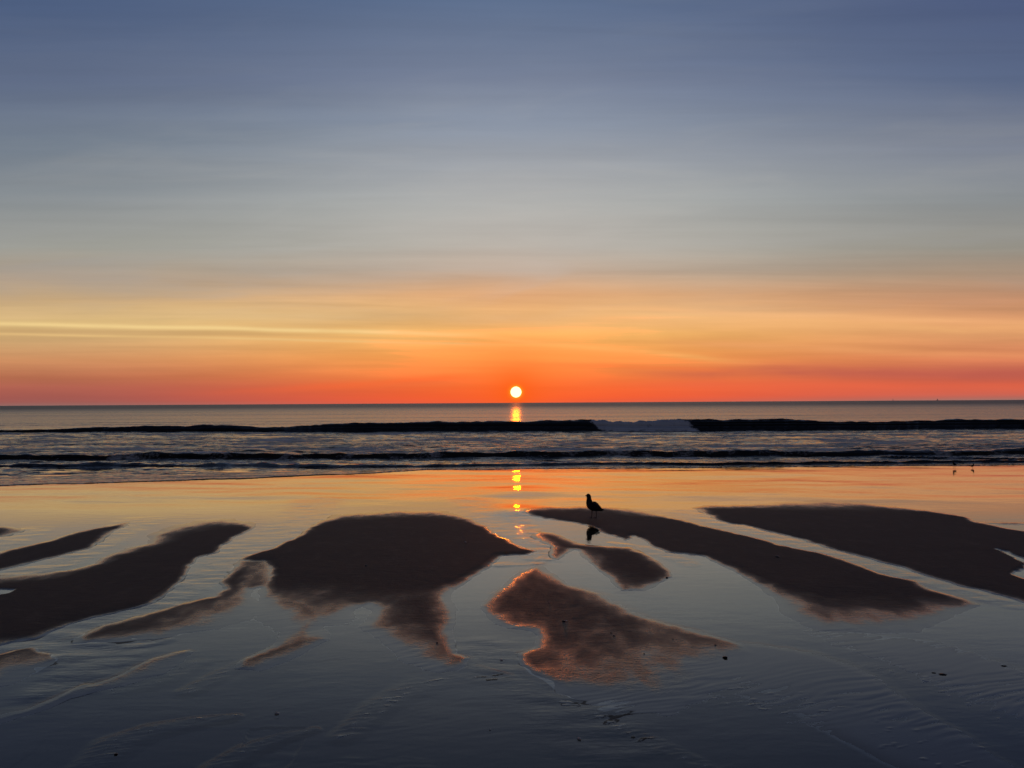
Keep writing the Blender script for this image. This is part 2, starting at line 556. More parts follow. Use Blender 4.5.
# thin veils of high cloud, mottled and drawn out aslant
v4 = t.comb(t.m('ADD', t.m('MULTIPLY', az, .045), t.m('MULTIPLY', el, .02)), t.m('SUBTRACT', t.m('MULTIPLY', el, .30), t.m('MULTIPLY', az, .018)), 5.3)
s4 = t.noise(v4, 1.0, 6, .55, .8)
v5 = t.comb(t.m('ADD', t.m('MULTIPLY', az, .13), t.m('MULTIPLY', el, .05)), t.m('SUBTRACT', t.m('MULTIPLY', el, .9), t.m('MULTIPLY', az, .05)), 1.3)
s5 = t.noise(v5, 1.0, 5, .6, .6)
veil = t.m('MULTIPLY', t.ss(s4, .42, .72), t.m('MULTIPLY', t.ss(el, 5, 9), t.ss(el, 14, 24, 1, .12)))
veil = t.m('MULTIPLY', veil, t.ss(s5, .25, .7, .55, 1.0))
sky = t.mix(t.m('MULTIPLY', veil, .34), sky, t.mix(t.ss(aaz, 0, 40), lin((190, 190, 184)), lin((150, 152, 154))))


def streak(sky, p0, p1, sigma, col, fac, a0, a1, soft=4):
    """a single long cloud streak through two points of the sky"""
    A0, E0 = az_el(*p0); A1, E1 = az_el(*p1)
    k = (E1 - E0) / (A1 - A0)
    line = t.m('ADD', t.m('MULTIPLY', t.m('SUBTRACT', az, A0), k), E0)
    wob = t.m('MULTIPLY', t.m('SUBTRACT', t.noise(t.comb(t.m('MULTIPLY', az, .12), sigma * 7), 1, 2), .5), sigma * 1.6)
    d = t.m('DIVIDE', t.m('SUBTRACT', t.m('ADD', el, wob), line), sigma)
    g = t.m('EXPONENT', t.m('MULTIPLY', t.m('MULTIPLY', d, d), -1))
    w = t.m('MULTIPLY', t.ss(az, a0 - soft, a0 + soft), t.ss(az, a1 - soft, a1 + soft, 1, 0))
    br = t.ss(t.noise(t.comb(t.m('MULTIPLY', az, .16), t.m('MULTIPLY', el, .8), sigma * 31), 1, 3), .3, .65, .45, 1.0)
    f = t.m('MULTIPLY', t.m('MULTIPLY', g, w), t.m('MULTIPLY', br, fac))
    return t.mix(f, sky, lin(col))


sky = streak(sky, (0, 324), (510, 336), .17, (248, 216, 148), .72, -60, -4)
sky = streak(sky, (0, 334), (510, 345), .10, (236, 196, 130), .62, -60, -3)
sky = streak(sky, (0, 330), (510, 341), .12, (205, 165, 112), .4, -60, -5)
sky = streak(sky, (0, 313), (510, 318), .5, (225, 190, 140), .5, -50, 4)
sky = streak(sky, (512, 340), (740, 361), .22, (255, 205, 120), .32, -3, 16)
sky = streak(sky, (560, 318), (1024, 330), .5, (246, 185, 120), .55, 5, 45)
sky = streak(sky, (560, 306), (1024, 322), .22, (252, 190, 130), .4, 8, 40)
sky = streak(sky, (640, 340), (1024, 356), .3, (240, 165, 105), .5, 12, 45)
sky = streak(sky, (640, 371), (1024, 374), .45, (186, 92, 78), .7, 12, 60, 8)
sky = streak(sky, (640, 384), (1024, 389), .35, (232, 104, 72), .45, 8, 60, 8)
sky = streak(sky, (290, 389), (500, 375), .28, (255, 108, 50), .55, -15, -2)
sky = streak(sky, (200, 392), (470, 381), .25, (228, 100, 66), .35, -22, -4)
sky = streak(sky, (560, 365), (760, 371), .2, (246, 120, 62), .4, 2, 16)

# glow round the sun
sd = Vector((math.sin(R(SUN_AZ)) * math.cos(R(SUN_EL)), math.cos(R(SUN_AZ)) * math.cos(R(SUN_EL)), math.sin(R(SUN_EL))))
dot = t.n('ShaderNodeVectorMath', operation='DOT_PRODUCT')
t.link(gen, dot.inputs[0]); dot.inputs[1].default_value = sd
ang = t.m('MULTIPLY', t.m('ARCCOSINE', t.m('MINIMUM', dot.outputs['Value'], 1.0)), 180 / math.pi)
g1 = t.m('EXPONENT', t.m('DIVIDE', ang, -1.6))
g2 = t.m('EXPONENT', t.m('DIVIDE', ang, -7.0))
sky = t.mix(t.m('MULTIPLY', g2, .26), sky, lin((255, 122, 48)))
sky = t.mix(t.m('MULTIPLY', g1, .95), sky, lin((255, 92, 6)))

# the bright air just round the disc
cor = t.m('EXPONENT', t.m('DIVIDE', t.m('MAXIMUM', t.m('SUBTRACT', ang, .38), 0.0), -.10))
sky = t.mix(t.m('MULTIPLY', cor, .75), sky, lin((255, 190, 40)))

# towards the sunrise the red light is stronger than a camera can hold
sr = t.n('ShaderNodeSeparateColor'); t.link(sky, sr.inputs[0])
rb = t.m('MULTIPLY', t.ss(el, 1.0, 3.0), t.ss(sr.outputs[0], .88, 1.0))
cr_ = t.n('ShaderNodeCombineColor')
t.link(t.m('MULTIPLY', sr.outputs[0], t.m('ADD', 1.0, t.m('MULTIPLY', rb, .30))), cr_.inputs[0])
t.link(sr.outputs[1], cr_.inputs[1]); t.link(sr.outputs[2], cr_.inputs[2])
sky = cr_.outputs[0]

# a physical sky adds its share of light from the parts of the sky away from the sunrise
nish = t.n('ShaderNodeTexSky', sky_type='NISHITA')
nish.sun_disc = False
nish.sun_elevation = R(1.5)
nish.sun_rotation = R(SUN_AZ)
bg1 = t.n('ShaderNodeBackground'); t.link(sky, bg1.inputs[0]); bg1.inputs[1].default_value = 1.0
bg2 = t.n('ShaderNodeBackground'); t.link(nish.outputs[0], bg2.inputs[0]); t.setin(bg2.inputs[1], t.ss(el, 32, 60, 0.0, .012))
add = t.n('ShaderNodeAddShader')
t.link(bg1.outputs[0], add.inputs[0]); t.link(bg2.outputs[0], add.inputs[1])
t.link(add.outputs[0], wout.inputs[0])

# ------------------------------------------------------------------ sun: the disc in the sky and the sun lamp
bm = bmesh.new()
bmesh.ops.create_uvsphere(bm, u_segments=48, v_segments=24, radius=20000 * math.tan(R(.40)))
m_sun, t = mat("sun_glow")
o_ = t.n('ShaderNodeOutputMaterial'); e_ = t.n('ShaderNodeEmission')
e_.inputs[0].default_value = (1, .80, .36, 1); e_.inputs[1].default_value = 2.4
t.link(e_.outputs[0], o_.inputs[0])
sun = new_obj("sun", bm, m_sun)
sun.location = sd * 20000 + Vector((0, 0, CAM_Z))
tag(sun, "small pale yellow sun disc glowing just above the sea horizon", "sun")

LAMP_EL = 1.6
ld = bpy.data.lights.new("sunlight", 'SUN')
ld.energy = 0.042
ld.angle = R(.5)
ld.color = (1.0, .17, .0)
lo = bpy.data.objects.new("sunlight", ld)
COL.objects.link(lo)
lv = Vector((math.sin(R(SUN_AZ)) * math.cos(R(LAMP_EL)), math.cos(R(SUN_AZ)) * math.cos(R(LAMP_EL)), math.sin(R(LAMP_EL))))
lo.rotation_euler = lv.to_track_quat('Z', 'Y').to_euler()

# ------------------------------------------------------------------ materials of beach and water
m_sand, t = mat("damp_sand")
out = t.n('ShaderNodeOutputMaterial'); b = t.n('ShaderNodeBsdfPrincipled')
pos = t.n('ShaderNodeNewGeometry').outputs['Position']
rel = t.attr("rel")
n_big = t.noise(pos, 1.1, 4)
n_mid = t.noise(t.mapping(pos, (6, 3.2, 6), (0, 0, R(20))), 1.0, 4)
n_gr = t.noise(pos, 90, 3, .7)
dra = t.attr("dry")
dry = t.m('ADD', dra, t.m('MULTIPLY', t.m('MULTIPLY', t.m('SUBTRACT', n_mid, .5), .7), t.m('MULTIPLY', t.m('MULTIPLY', dra, t.m('SUBTRACT', 1.0, dra)), 4.0)), clamp=True)
colr = t.mix(dry, (.054, .033, .019, 1), (.088, .054, .043, 1))
colr = t.mix(t.ss(n_big, .3, .7, 0, .35), colr, (.070, .043, .036, 1))
colr = t.mix(t.ss(n_gr, .55, .72, 0, .6), colr, (.03, .024, .022, 1))
colr = t.mix(t.ss(n_mid, .5, .75, 0, .45), colr, (.125, .080, .062, 1))
hgt = t.m('ADD', t.m('MULTIPLY', t.noise(pos, 45, 4, .7), .9), t.m('MULTIPLY', t.noise(t.mapping(pos, (9, 17, 9)), 1, 3), .9))
nrm = t.bump(hgt, .006, t.ss(dry, 0.0, .4, .02, 1.0))
t.link(colr, b.inputs['Base Color'])
b.inputs['Roughness'].default_value = .72
b.inputs['Specular IOR Level'].default_value = .14
t.link(nrm, b.inputs['Normal'])
wb = t.n('ShaderNodeBsdfPrincipled')
t.link(t.mix(t.ss(n_gr, .5, .7, 0, .5), (.054, .033, .019, 1), (.040, .025, .015, 1)), wb.inputs['Base Color'])
t.link(t.ss(dry, .0, .6, .03, .45), wb.inputs['Roughness'])
wb.inputs['IOR'].default_value = 1.5
t.link(t.m('MULTIPLY', .5, t.ss(rel, -.0001, .0001, .06, 1.0)), wb.inputs['Specular IOR Level'])
t.link(nrm, wb.inputs['Normal'])
mxs = t.n('ShaderNodeMixShader')
t.link(t.ss(dry, .0, .92), mxs.inputs[0]); t.link(wb.outputs[0], mxs.inputs[1]); t.link(b.outputs[0], mxs.inputs[2])
t.link(mxs.outputs[0], out.inputs[0])

m_water, t = mat("shallow_water")
out = t.n('ShaderNodeOutputMaterial')
pos = t.n('ShaderNodeNewGeometry').outputs['Position']
flow = t.attr("flow")
nA = t.noise(t.mapping(pos, (3.0, 7.0, 1)), 1, 3, .5)
nB = t.noise(t.mapping(pos, (9.0, 24.0, 1), (0, 0, R(-14))), 1, 3, .55)
nC = t.noise(t.mapping(pos, (22, 40, 1)), 1, 2, .5)
hh = t.m('ADD', t.m('MULTIPLY', nA, t.m('ADD', t.m('MULTIPLY', flow, .26), .13)),
         t.m('ADD', t.m('MULTIPLY', nB, t.m('ADD', t.m('MULTIPLY', flow, .15), .02)), t.m('MULTIPLY', nC, t.m('MULTIPLY', flow, .07))))
nrm = t.bump(hh, .010, 1.0)
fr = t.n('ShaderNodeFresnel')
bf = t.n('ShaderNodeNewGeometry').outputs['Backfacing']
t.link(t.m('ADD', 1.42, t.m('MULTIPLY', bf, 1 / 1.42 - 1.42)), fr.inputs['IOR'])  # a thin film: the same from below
fac = t.m('MULTIPLY', fr.outputs[0], t.ss(fr.outputs[0], .13, .34, 1.0, 1.42))  # shallow-angle reflection lifted above real water's, brightening pools and film
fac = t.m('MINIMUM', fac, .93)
t.link(nrm, fr.inputs['Normal'])
gl = t.n('ShaderNodeBsdfGlossy'); gl.inputs['Roughness'].default_value = .04
t.link(nrm, gl.inputs['Normal'])
tr = t.n('ShaderNodeBsdfTransparent'); tr.inputs[0].default_value = (.93, .94, .92, 1)
mx = t.n('ShaderNodeMixShader')
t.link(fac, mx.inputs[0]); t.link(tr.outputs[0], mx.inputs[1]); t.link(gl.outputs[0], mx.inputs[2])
t.link(mx.outputs[0], out.inputs[0])

m_sea, t = mat("sea_water")
out = t.n('ShaderNodeOutputMaterial'); b = t.n('ShaderNodeBsdfPrincipled')
pos = t.n('ShaderNodeNewGeometry').outputs['Position']
foam = t.attr("foam")
f1 = t.noise(t.mapping(pos, (2.2, 4.5, 4)), 1, 5, .65)
f2 = t.noise(t.mapping(pos, (9, 14, 9)), 1, 4, .65)
thr = t.m('SUBTRACT', 1.0, foam)
fm = t.m('ADD', t.m('MULTIPLY', f1, .6), t.m('MULTIPLY', f2, .4))
fm = t.m('ADD', t.m('SUBTRACT', fm, .5), t.m('SUBTRACT', foam, .5))
fmask = t.ss(fm, -.08, .16)
t.link(t.mix(fmask, (.006, .009, .012, 1), (.76, .77, .78, 1)), b.inputs['Base Color'])
sy = t.n('ShaderNodeSeparateXYZ'); t.link(pos, sy.inputs[0])
# the chop far out is finer than anything resolved there: it shows as gloss spread wide
t.link(t.m('ADD', t.m('MULTIPLY', fmask, .7), t.m('ADD', t.ss(sy.outputs[1], 30, 90, .08, .22), t.ss(sy.outputs[1], 70, 500, 0, .22))), b.inputs['Roughness'])
b.inputs['IOR'].default_value = 1.34
w1 = t.noise(t.mapping(pos, (1.3, 3.5, 1)), 1, 4, .6)
w2 = t.noise(t.mapping(pos, (.10, .34, 1)), 1, 3, .5)
w3 = t.noise(t.mapping(pos, (.006, .045, 1)), 1, 3, .6)
hh = t.m('ADD', t.m('MULTIPLY', w1, .09), t.m('MULTIPLY', w2, .45))
hh = t.m('ADD', hh, t.m('MULTIPLY', w3, 3.0))
hh = t.m('ADD', hh, t.m('MULTIPLY', t.m('MULTIPLY', f2, fmask), .10))
t.link(t.bump(hh, 1.0, .8), b.inputs['Normal'])
t.link(b.outputs[0], out.inputs[0])

# ------------------------------------------------------------------ beach and the water lying on it
tt = np.concatenate([-np.geomspace(60, .95, 40)[:-1], np.linspace(-.95, .95, 1000), np.geomspace(.95, 60, 40)[1:]])
y_near = np.concatenate([np.linspace(-300, -4, 30)[:-1], np.linspace(-4, 2.4, 26)[:-1]])
rows_px = np.arange(1.7 * F / 2.4, 1.7 * F / 26.0, -.70)
y_mid = 1.7 * F / rows_px
y_far = np.geomspace(26.2, 40000, 50)
yy = np.concatenate([y_near, y_mid, y_far])
sc = np.maximum(yy, 2.4)
X = np.clip(sc[:, None] * tt[None, :], -60000, 60000)
Y = np.repeat(yy[:, None], len(tt), 1)
relv = np.full(X.shape, -.02)
act = (np.abs(X) < 40) & (Y > -20) & (Y < 45)
dryv = np.zeros(X.shape)
relv[act], dryv[act] = sand_rel(X[act], Y[act], True)
BZ = base_z(Y)
BZ[act] += undulation(X[act], Y[act])
beach = grid_mesh("beach", X, Y, BZ + relv, {"rel": relv, "dry": dryv})
beach.data.materials.append(m_sand)
tag(beach, kind="structure")

flowv = np.zeros(X.shape)
flowv[act] = stream_amount(X[act], Y[act], None, GAINS)
swash = smooth((Y - 11.5) / 4.0)
flowv = np.maximum(flowv * .8, swash * (.22 + .25 * smooth(fbm(X * .35 + Y * .2, Y * .8, 3, 91) + .2)))
wz = BZ + 0.0
wz = np.where(act, wz + .003 * flowv * perlin(X * 3, Y * 6, 97), wz)
keep = act & (relv < .006) & (Y > -3) & (Y < 30)
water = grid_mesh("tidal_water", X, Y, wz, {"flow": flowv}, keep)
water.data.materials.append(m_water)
tag(water, kind="structure")


# ------------------------------------------------------------------ sea
def line_world(pts):
    w = [level_at(px, py, SEA_Z) for px, py in pts]
    return np.array(w)


def line_y(wl, x):
    return np.interp(x, wl[:, 0], wl[:, 1])


def px_prof(px_vals, wl_y, x, y):
    """value given along image columns, looked up along the wave at distance y"""
    cols = np.array([p[0] for p in px_vals]); v = np.array([p[1] for p in px_vals])
    return np.interp(W / 2 + x / np.maximum(y, 1) * F, cols, v)


shore = np.array([ground_at(*p) for p in [(-300, 494), (0, 486), (90, 483.5), (180, 481), (240, 479), (300, 476.5), (345, 474.5), (400, 472), (430, 470.5), (512, 469),
                                          (760, 467.5), (1024, 465.5), (1300, 464)]])
W1 = line_world([(-300, 435), (0, 432.5), (100, 432), (230, 431.8), (350, 432), (512, 431.3), (700, 430.6), (860, 429.6), (1024, 428.6), (1300, 427)])
W2 = line_world([(-300, 462), (0, 460.5), (130, 460.3), (260, 459), (512, 457.7), (760, 456.2), (900, 455.2), (1024, 454.2), (1300, 452.6)])
W3 = line_world([(-300, 471), (0, 468.8), (250, 467.8), (400, 467.6), (512, 467.0), (760, 465.9), (1024, 464), (1300, 462.5)])
W4 = line_world([(-300, 464.5), (860, 459), (1024, 461.6), (1300, 462)])

ts = np.concatenate([-np.geomspace(8, .95, 24)[:-1], np.linspace(-.95, .95, 900), np.geomspace(.95, 8, 24)[1:]])
ys = np.concatenate([np.arange(16.5, 32, .06), np.arange(32, 52, .14), np.arange(52, 64, .07), np.arange(64, 110, .35), np.geomspace(110, 60000, 150)])
SX = ys[:, None] * ts[None, :]
SY = np.repeat(ys[:, None], len(ts), 1)
film = base_z(SY) + undulation(SX, SY)
near = smooth((150 - SY) / 110)
wobx = .35 * fbm(SX * .25, SX * 0 + 3.3, 3, 105)


def wave(wl, amp, wf_k, back, lump, seed):
    yb = line_y(wl, SX) + (.5 * fbm(SX * .12, SX * 0 + seed, 3, seed) + lump * fbm(SX * 1.1, SX * 0 + seed * 2.3, 3, seed + 5))
    u = SY - yb
    wf = wf_k * amp + .05
    s = np.clip(u / wf, 0, 1)
    front = s * s * (3 - 2 * s)
    z = np.where(u < wf, front, np.exp(-np.clip(u - wf, 0, None) / (back * amp + .3)))
    return amp * z, u, wf


m2px = lambda wl: line_y(wl, SX) / F
A1 = px_prof([(-300, 3), (0, 2.5), (60, 3), (90, 4.2), (150, 6), (200, 6.8), (240, 6), (268, 4.6), (285, 4.4), (310, 6.8), (350, 8.5), (400, 9.8), (500, 10),
              (560, 11), (600, 10), (700, 11), (780, 10.5), (850, 8.8), (900, 8.5), (960, 9.8), (1024, 8.8), (1300, 8)], None, SX, line_y(W1, SX)) * m2px(W1)
A1 *= 1 + .13 * fbm(SX * .5, SX * 0 + 7.7, 3, 111) + .14 * fbm(SX * .11, SX * 0 + 4.1, 2, 113)
z1, u1, wf1 = wave(W1, A1, .85, 4.0, .10, 121)
A2 = px_prof([(-300, 5), (0, 5), (120, 5.2), (143, 7.2), (165, 5.2), (400, 5), (512, 5.4), (760, 5), (1024, 4.6)], None, SX, line_y(W2, SX)) * m2px(W2)
A2 *= 1 + .22 * fbm(SX * .9, SX * 0 + 9.1, 3, 131)
z2, u2, wf2 = wave(W2, A2, 1.0, 5.0, .10, 141)
A3 = px_prof([(-300, 3.), (0, 3.), (300, 2.8), (512, 2.6), (1024, 2.4)], None, SX, line_y(W3, SX)) * m2px(W3)
A3 *= 1 + .3 * fbm(SX * 1.3, SX * 0 + 2.1, 3, 151)
z3, u3, wf3 = wave(W3, A3, 1.0, 5.0, .06, 161)
A4 = px_prof([(860, 0), (885, .6), (900, 2.2), (960, 2.4), (1024, 1.8), (1300, 1.8)], None, SX, line_y(W4, SX)) * m2px(W4) + 1e-5
z4, u4, wf4 = wave(W4, A4, 1.0, 5.0, .04, 171)

yb0 = line_y(shore, SX) + .25 * fbm(SX * .35, SX * 0 + 5.5, 3, 181) + .10 * fbm(SX * 1.6, SX * 0 + 8.5, 3, 185)
u0_ = SY - yb0
level = np.maximum(film + .012, SEA_Z)
thin = np.clip((SY - yb0) / 5.0, 0, 1)
chop = (.045 * fbm(SX * .45, SY * 1.1, 4, 191) + .02 * fbm(SX * 1.4, SY * 2.6, 3, 195)) * near
chop += .05 * fbm(SX * .05, SY * .16, 3, 199) * smooth((SY - 40) / 40)
calm = np.where(u1 < 0, 1.0, .55)
SZ = level + z1 + z2 + z3 + z4 + chop * calm * smooth(thin) + .006 * fbm(SX * 2, SY * 3, 3, 201) * (1 - thin) * smooth(u0_ / .3)
lumpy = np.zeros(SX.shape)

colpx = W / 2 + SX / SY * F
# foam where the far wave breaks, along the little waves and drifting between them
cj = colpx + 9 * fbm(SX * 1.1, SY * 1.6, 3, 209)
s1_ = np.clip(u1 / wf1, 0, 1)
brk = smooth((cj - 570 - 20 * (1 - s1_)) / 22) * smooth((716 - 26 * s1_ - cj) / 20) * np.clip(.8 + .3 * fbm(SX * .9, SY * 1.5, 3, 213), 0, 1)
n_l = fbm(SX * 1.6, SY * 2.2, 4, 211)
face1 = smooth((u1 + .9) / .6) * smooth((wf1 + .9 - u1) / .6)
foam = brk * face1 * 1.0
SZ += brk * face1 * .14 * n_l
foot1 = np.exp(-((u1 + .25) / .35) ** 2)
foam = np.maximum(foam, foot1 * (.46 + .35 * fbm(SX * .35, SY * 0 + 1, 3, 215)))
tail = smooth((colpx - 880) / 10) * smooth((930 - colpx) / 14) * foot1
foam = np.maximum(foam, tail * .8)
drift = smooth((-u1) / 2.0) * smooth(u2 / 2.0)
foam = np.maximum(foam, drift * (.46 + .2 * fbm(SX * .22, SY * .45, 4, 221)))
face2 = smooth((u2 + .25) / .2) * smooth((wf2 + .8 - u2) / .6)
foam = np.maximum(foam, face2 * (.38 + .25 * fbm(SX * .5, SY * .5, 3, 225)))
back2 = smooth((u2 - wf2) / .5) * smooth((8 - u2) / 6)
foam = np.maximum(foam, back2 * (.50 + .2 * fbm(SX * .3, SY * .7, 4, 227)))
drift2 = smooth((-u2) / .5) * smooth(u3 / .3)
foam = np.maximum(foam, drift2 * (.45 + .25 * fbm(SX * .3, SY * .9, 4, 231)))
edge = np.exp(-((u0_ - .12) / .12) ** 2) * smooth(u0_ / .04)
foam = np.maximum(foam, edge * (.30 + .3 * fbm(SX * .8, SX * 0, 3, 235)))
# the front lip of the last thin sheet of water
SZ = np.where(u0_ < 0, film - .06, np.where(u0_ < .10, film - .06 + (SZ - film + .06) * smooth(u0_ / .10), SZ))
sea = grid_mesh("sea", SX, SY, SZ, {"foam": np.clip(foam, 0, 1)}, (u0_ > -.4))
sea.data.materials.append(m_sea)
tag(sea, kind="structure")


# ------------------------------------------------------------------ birds
def loft(stations, n=20):
    """rings along a path: (x, z, half width, half height)"""
    bm = bmesh.new()
    P = [Vector((s[0], 0, s[1])) for s in stations]
    rings = []
    for i, s in enumerate(stations):
        a = P[max(i - 1, 0)]; c = P[min(i + 1, len(P) - 1)]
        tan = (c - a).normalized()
        side = Vector((0, 1, 0))
        upv = tan.cross(side) * -1
        if upv.z < 0 and abs(tan.z) < .8: upv = -upv
        ring = []
        for k in range(n):
            th = 2 * math.pi * k / n
            ring.append(bm.verts.new(P[i] + side * (s[2] * math.cos(th)) + upv * (s[3] * math.sin(th))))
        rings.append(ring)
    for a, c in zip(rings[:-1], rings[1:]):
        for k in range(n):
            bm.faces.new((a[k], a[(k + 1) % n], c[(k + 1) % n], c[k]))
    bm.faces.new(rings[0]); bm.faces.new(rings[-1])
    return bm


def interp_stations(st, m=5):
    out = []
    st = np.array(st, float)
    n = len(st)
    for i in range(n - 1):
        p0, p1, p2, p3 = st[max(i - 1, 0)], st[i], st[i + 1], st[min(i + 2, n - 1)]
        for k in range(m):
            u = k / m
            out.append(.5 * ((2 * p1) + (-p0 + p2) * u + (2 * p0 - 5 * p1 + 4 * p2 - p3) * u * u + (-p0 + 3 * p1 - 3 * p2 + p3) * u ** 3))
    out.append(st[-1])
    o = np.array(out)
    o[:, 2:] = np.maximum(o[:, 2:], .002)
    return [tuple(v) for v in o]


def tube(bm, pts, radii, n=10):
    rings = []
    for i, p in enumerate(pts):
        a = Vector(pts[max(i - 1, 0)]); c = Vector(pts[min(i + 1, len(pts) - 1)])
        tan = (c - a).normalized()
        s = tan.cross(Vector((0, 1, 0)))
        if s.length < .1: s = tan.cross(Vector((1, 0, 0)))
        s.normalize(); q = tan.cross(s)
        rings.append([bm.verts.new(Vector(p) + (s * math.cos(2 * math.pi * k / n) + q * math.sin(2 * math.pi * k / n)) * radii[i]) for k in range(n)])
    for a, c in zip(rings[:-1], rings[1:]):
        for k in range(n):
            bm.faces.new((a[k], a[(k + 1) % n], c[(k + 1) % n], c[k]))
    bm.faces.new(rings[0]); bm.faces.new(rings[-1])


m_plume = simple_mat("brown_plumage", (.035, .029, .026), .8, .45, 60, .1)
m_wing = simple_mat("dark_wing_feathers", (.022, .020, .020), .8, .4, 90, .1)
m_beak = simple_mat("dark_horn", (.03, .026, .022), .45)
m_leg = simple_mat("pinkish_leg_skin", (.05, .024, .02), .5)
m_eye = simple_mat("black_eye", (.006, .006, .006), .1, 0, 10, .5)
m_pale = simple_mat("pale_plumage", (.16, .15, .14), .8, .35, 80, .1)

# standing gull, facing +x in its own space
GULL = [(-.165, .118, .010, .004), (-.14, .122, .022, .010), (-.11, .130, .034, .022), (-.07, .145, .050, .040), (-.03, .156, .060, .051),
        (.015, .163, .063, .056), (.055, .176, .057, .055), (.080, .205, .045, .047), (.087, .238, .036, .037), (.089, .264, .031, .031),
        (.093, .288, .030, .031), (.104, .303, .029, .027), (.120, .305, .019, .018), (.130, .302, .009, .009)]


def bird(name, loc, rz, s, body_m, wing_m, beak_len, leg_h=1.0, stance=((.018, .026), (-.020, -.026)), webbed=True):
    root = empty(name, loc, rz)
    lift = .108 * (leg_h - 1.0)
    st = interp_stations([(a * s, (z + lift) * s, w * s, h * s) for a, z, w, h in GULL])
    new_obj("body", loft([(x, z, w * 1.06, h * 1.06) for x, z, w, h in st]), body_m, root)
    # folded wings lie along the flanks and cross over the tail
    for sy in (1, -1):
        bm = bmesh.new()
        secs = [(.070, .178, .055, .004, .012), (.045, .178, .061, .008, .040), (.0, .170, .066, .009, .048), (-.05, .160, .058, .009, .040), (-.10, .146, .043, .008, .027),
                (-.145, .134, .024, .006, .014), (-.19, .124, .008, .003, .005)]
        rings = []
        for x, z, yo, th, hh in secs:
            ring = []
            for k in range(12):
                a = 2 * math.pi * k / 12
                ring.append(bm.verts.new(((x) * s, sy * (yo - .004 - (.022 * max(0, math.sin(a))) + th * math.cos(a)) * s, (z + lift + hh * math.sin(a) + .008) * s)))
            rings.append(ring)
        for a, c in zip(rings[:-1], rings[1:]):
            for k in range(12):
                bm.faces.new((a[k], a[(k + 1) % 12], c[(k + 1) % 12], c[k]))
        bm.faces.new(rings[0]); bm.faces.new(rings[-1])
        new_obj("wing", bm, wing_m, root)
    bm = bmesh.new()
    L = beak_len
    tube(bm, [(.124 * s, 0, (.303 + lift) * s), ((.124 + L * .5) * s, 0, (.300 + lift) * s), ((.124 + L * .85) * s, 0, (.296 + lift) * s), ((.124 + L) * s, 0, (.289 + lift) * s)],
         [.009 * s, .007 * s, .005 * s, .0015 * s])
    new_obj("beak", bm, m_beak, root)
    for sy in (1, -1):
        bm = bmesh.new()
        bmesh.ops.create_icosphere(bm, subdivisions=2, radius=.0042 * s, matrix=Matrix.Translation((.112 * s, sy * .0235 * s, (.309 + lift) * s)))
        new_obj("eye", bm, m_eye, root)
    for lx, ly in stance:
        bm = bmesh.new()
        top = (.118 + lift) * s
        tube(bm, [((lx * .6 - .004) * s, ly * s, top), ((lx * .9 - .010) * s, ly * s, top * .52), (lx * s, ly * s, .006 * s)], [.0085 * s, .0042 * s, .0042 * s])
        leg = new_obj("leg", bm, m_leg, root)
        bm = bmesh.new()
        z = .003 * s
        tips = [(lx + .042, ly + .020), (lx + .050, ly), (lx + .042, ly - .020)]
        for tx, ty in tips:
            tube(bm, [(lx * s, ly * s, z + .004 * s), ((lx + tx) / 2 * s, (ly + ty) / 2 * s, z + .003 * s), (tx * s, ty * s, z)], [.0042 * s, .0034 * s, .0018 * s], 6)
        tube(bm, [(lx * s, ly * s, z + .004 * s), ((lx - .013) * s, ly * s, z)], [.0035 * s, .0015 * s], 6)
        if webbed:
            c = [bm.verts.new((lx * s, ly * s, z + .0035 * s))] + [bm.verts.new((tx * s * .97, ty * s, z + .0008)) for tx, ty in tips]
            bm.faces.new((c[0], c[1], c[2])); bm.faces.new((c[0], c[2], c[3]))
        new_obj("foot", bm, m_leg, leg)
    return root


def put(px, py):
    x, y = ground_at(px, py)
    z = max(float(sand_z(x, y)[0]), float(base_z(y)))
    x, y = level_at(px, py, z)
    z = max(float(sand_z(x, y)[0]), float(base_z(y)))
    return x, y, z


gx, gy, gz = put(593.7, 518)
g = bird("gull", (gx, gy, gz - .003), R(129), 1.06, m_plume, m_wing, .038)
tag(g, "dark gull standing on the sand bar beside the sun's reflection, facing left", "gull")

sx_, sy_ = ground_at(954.5, 467.8)
b1 = bird("sandpiper", (sx_, sy_, float(base_z(sy_)) + .004), R(95), .48, m_wing, m_wing, .07, 1.25, webbed=False)
tag(b1, "tiny dark shorebird at the water's edge, upright one on the left of the pair", "shorebird", "shorebirds at the water's edge")
sx_, sy_ = ground_at(972.5, 468.2)
b2 = bird("sandpiper", (sx_, sy_, float(base_z(sy_)) + .004), R(20), .38, m_wing, m_wing, .07, .9, webbed=False)
tag(b2, "tiny dark shorebird at the water's edge, lower one on the right of the pair", "shorebird", "shorebirds at the water's edge")

# ------------------------------------------------------------------ two far sails on the horizon
m_hull = simple_mat("hazed_hull", (.30, .26, .26), .5)  # pale mauve: distance haze put into the hull and mast colour
m_sail, t = mat("sail_cloth")
o_ = t.n('ShaderNodeOutputMaterial'); d_ = t.n('ShaderNodeBsdfDiffuse'); tl = t.n('ShaderNodeBsdfTranslucent'); mx = t.n('ShaderNodeMixShader')
nz = t.noise(t.n('ShaderNodeTexCoord').outputs['Object'], .6, 3)
cc = t.mix(nz, (.55, .50, .48, 1), (.45, .40, .40, 1))  # sail tint also carries the haze, no air is modelled
t.link(cc, d_.inputs[0]); t.link(cc, tl.inputs[0]); mx.inputs[0].default_value = .6
t.link(d_.outputs[0], mx.inputs[1]); t.link(tl.outputs[0], mx.inputs[2]); t.link(mx.outputs[0], o_.inputs[0])


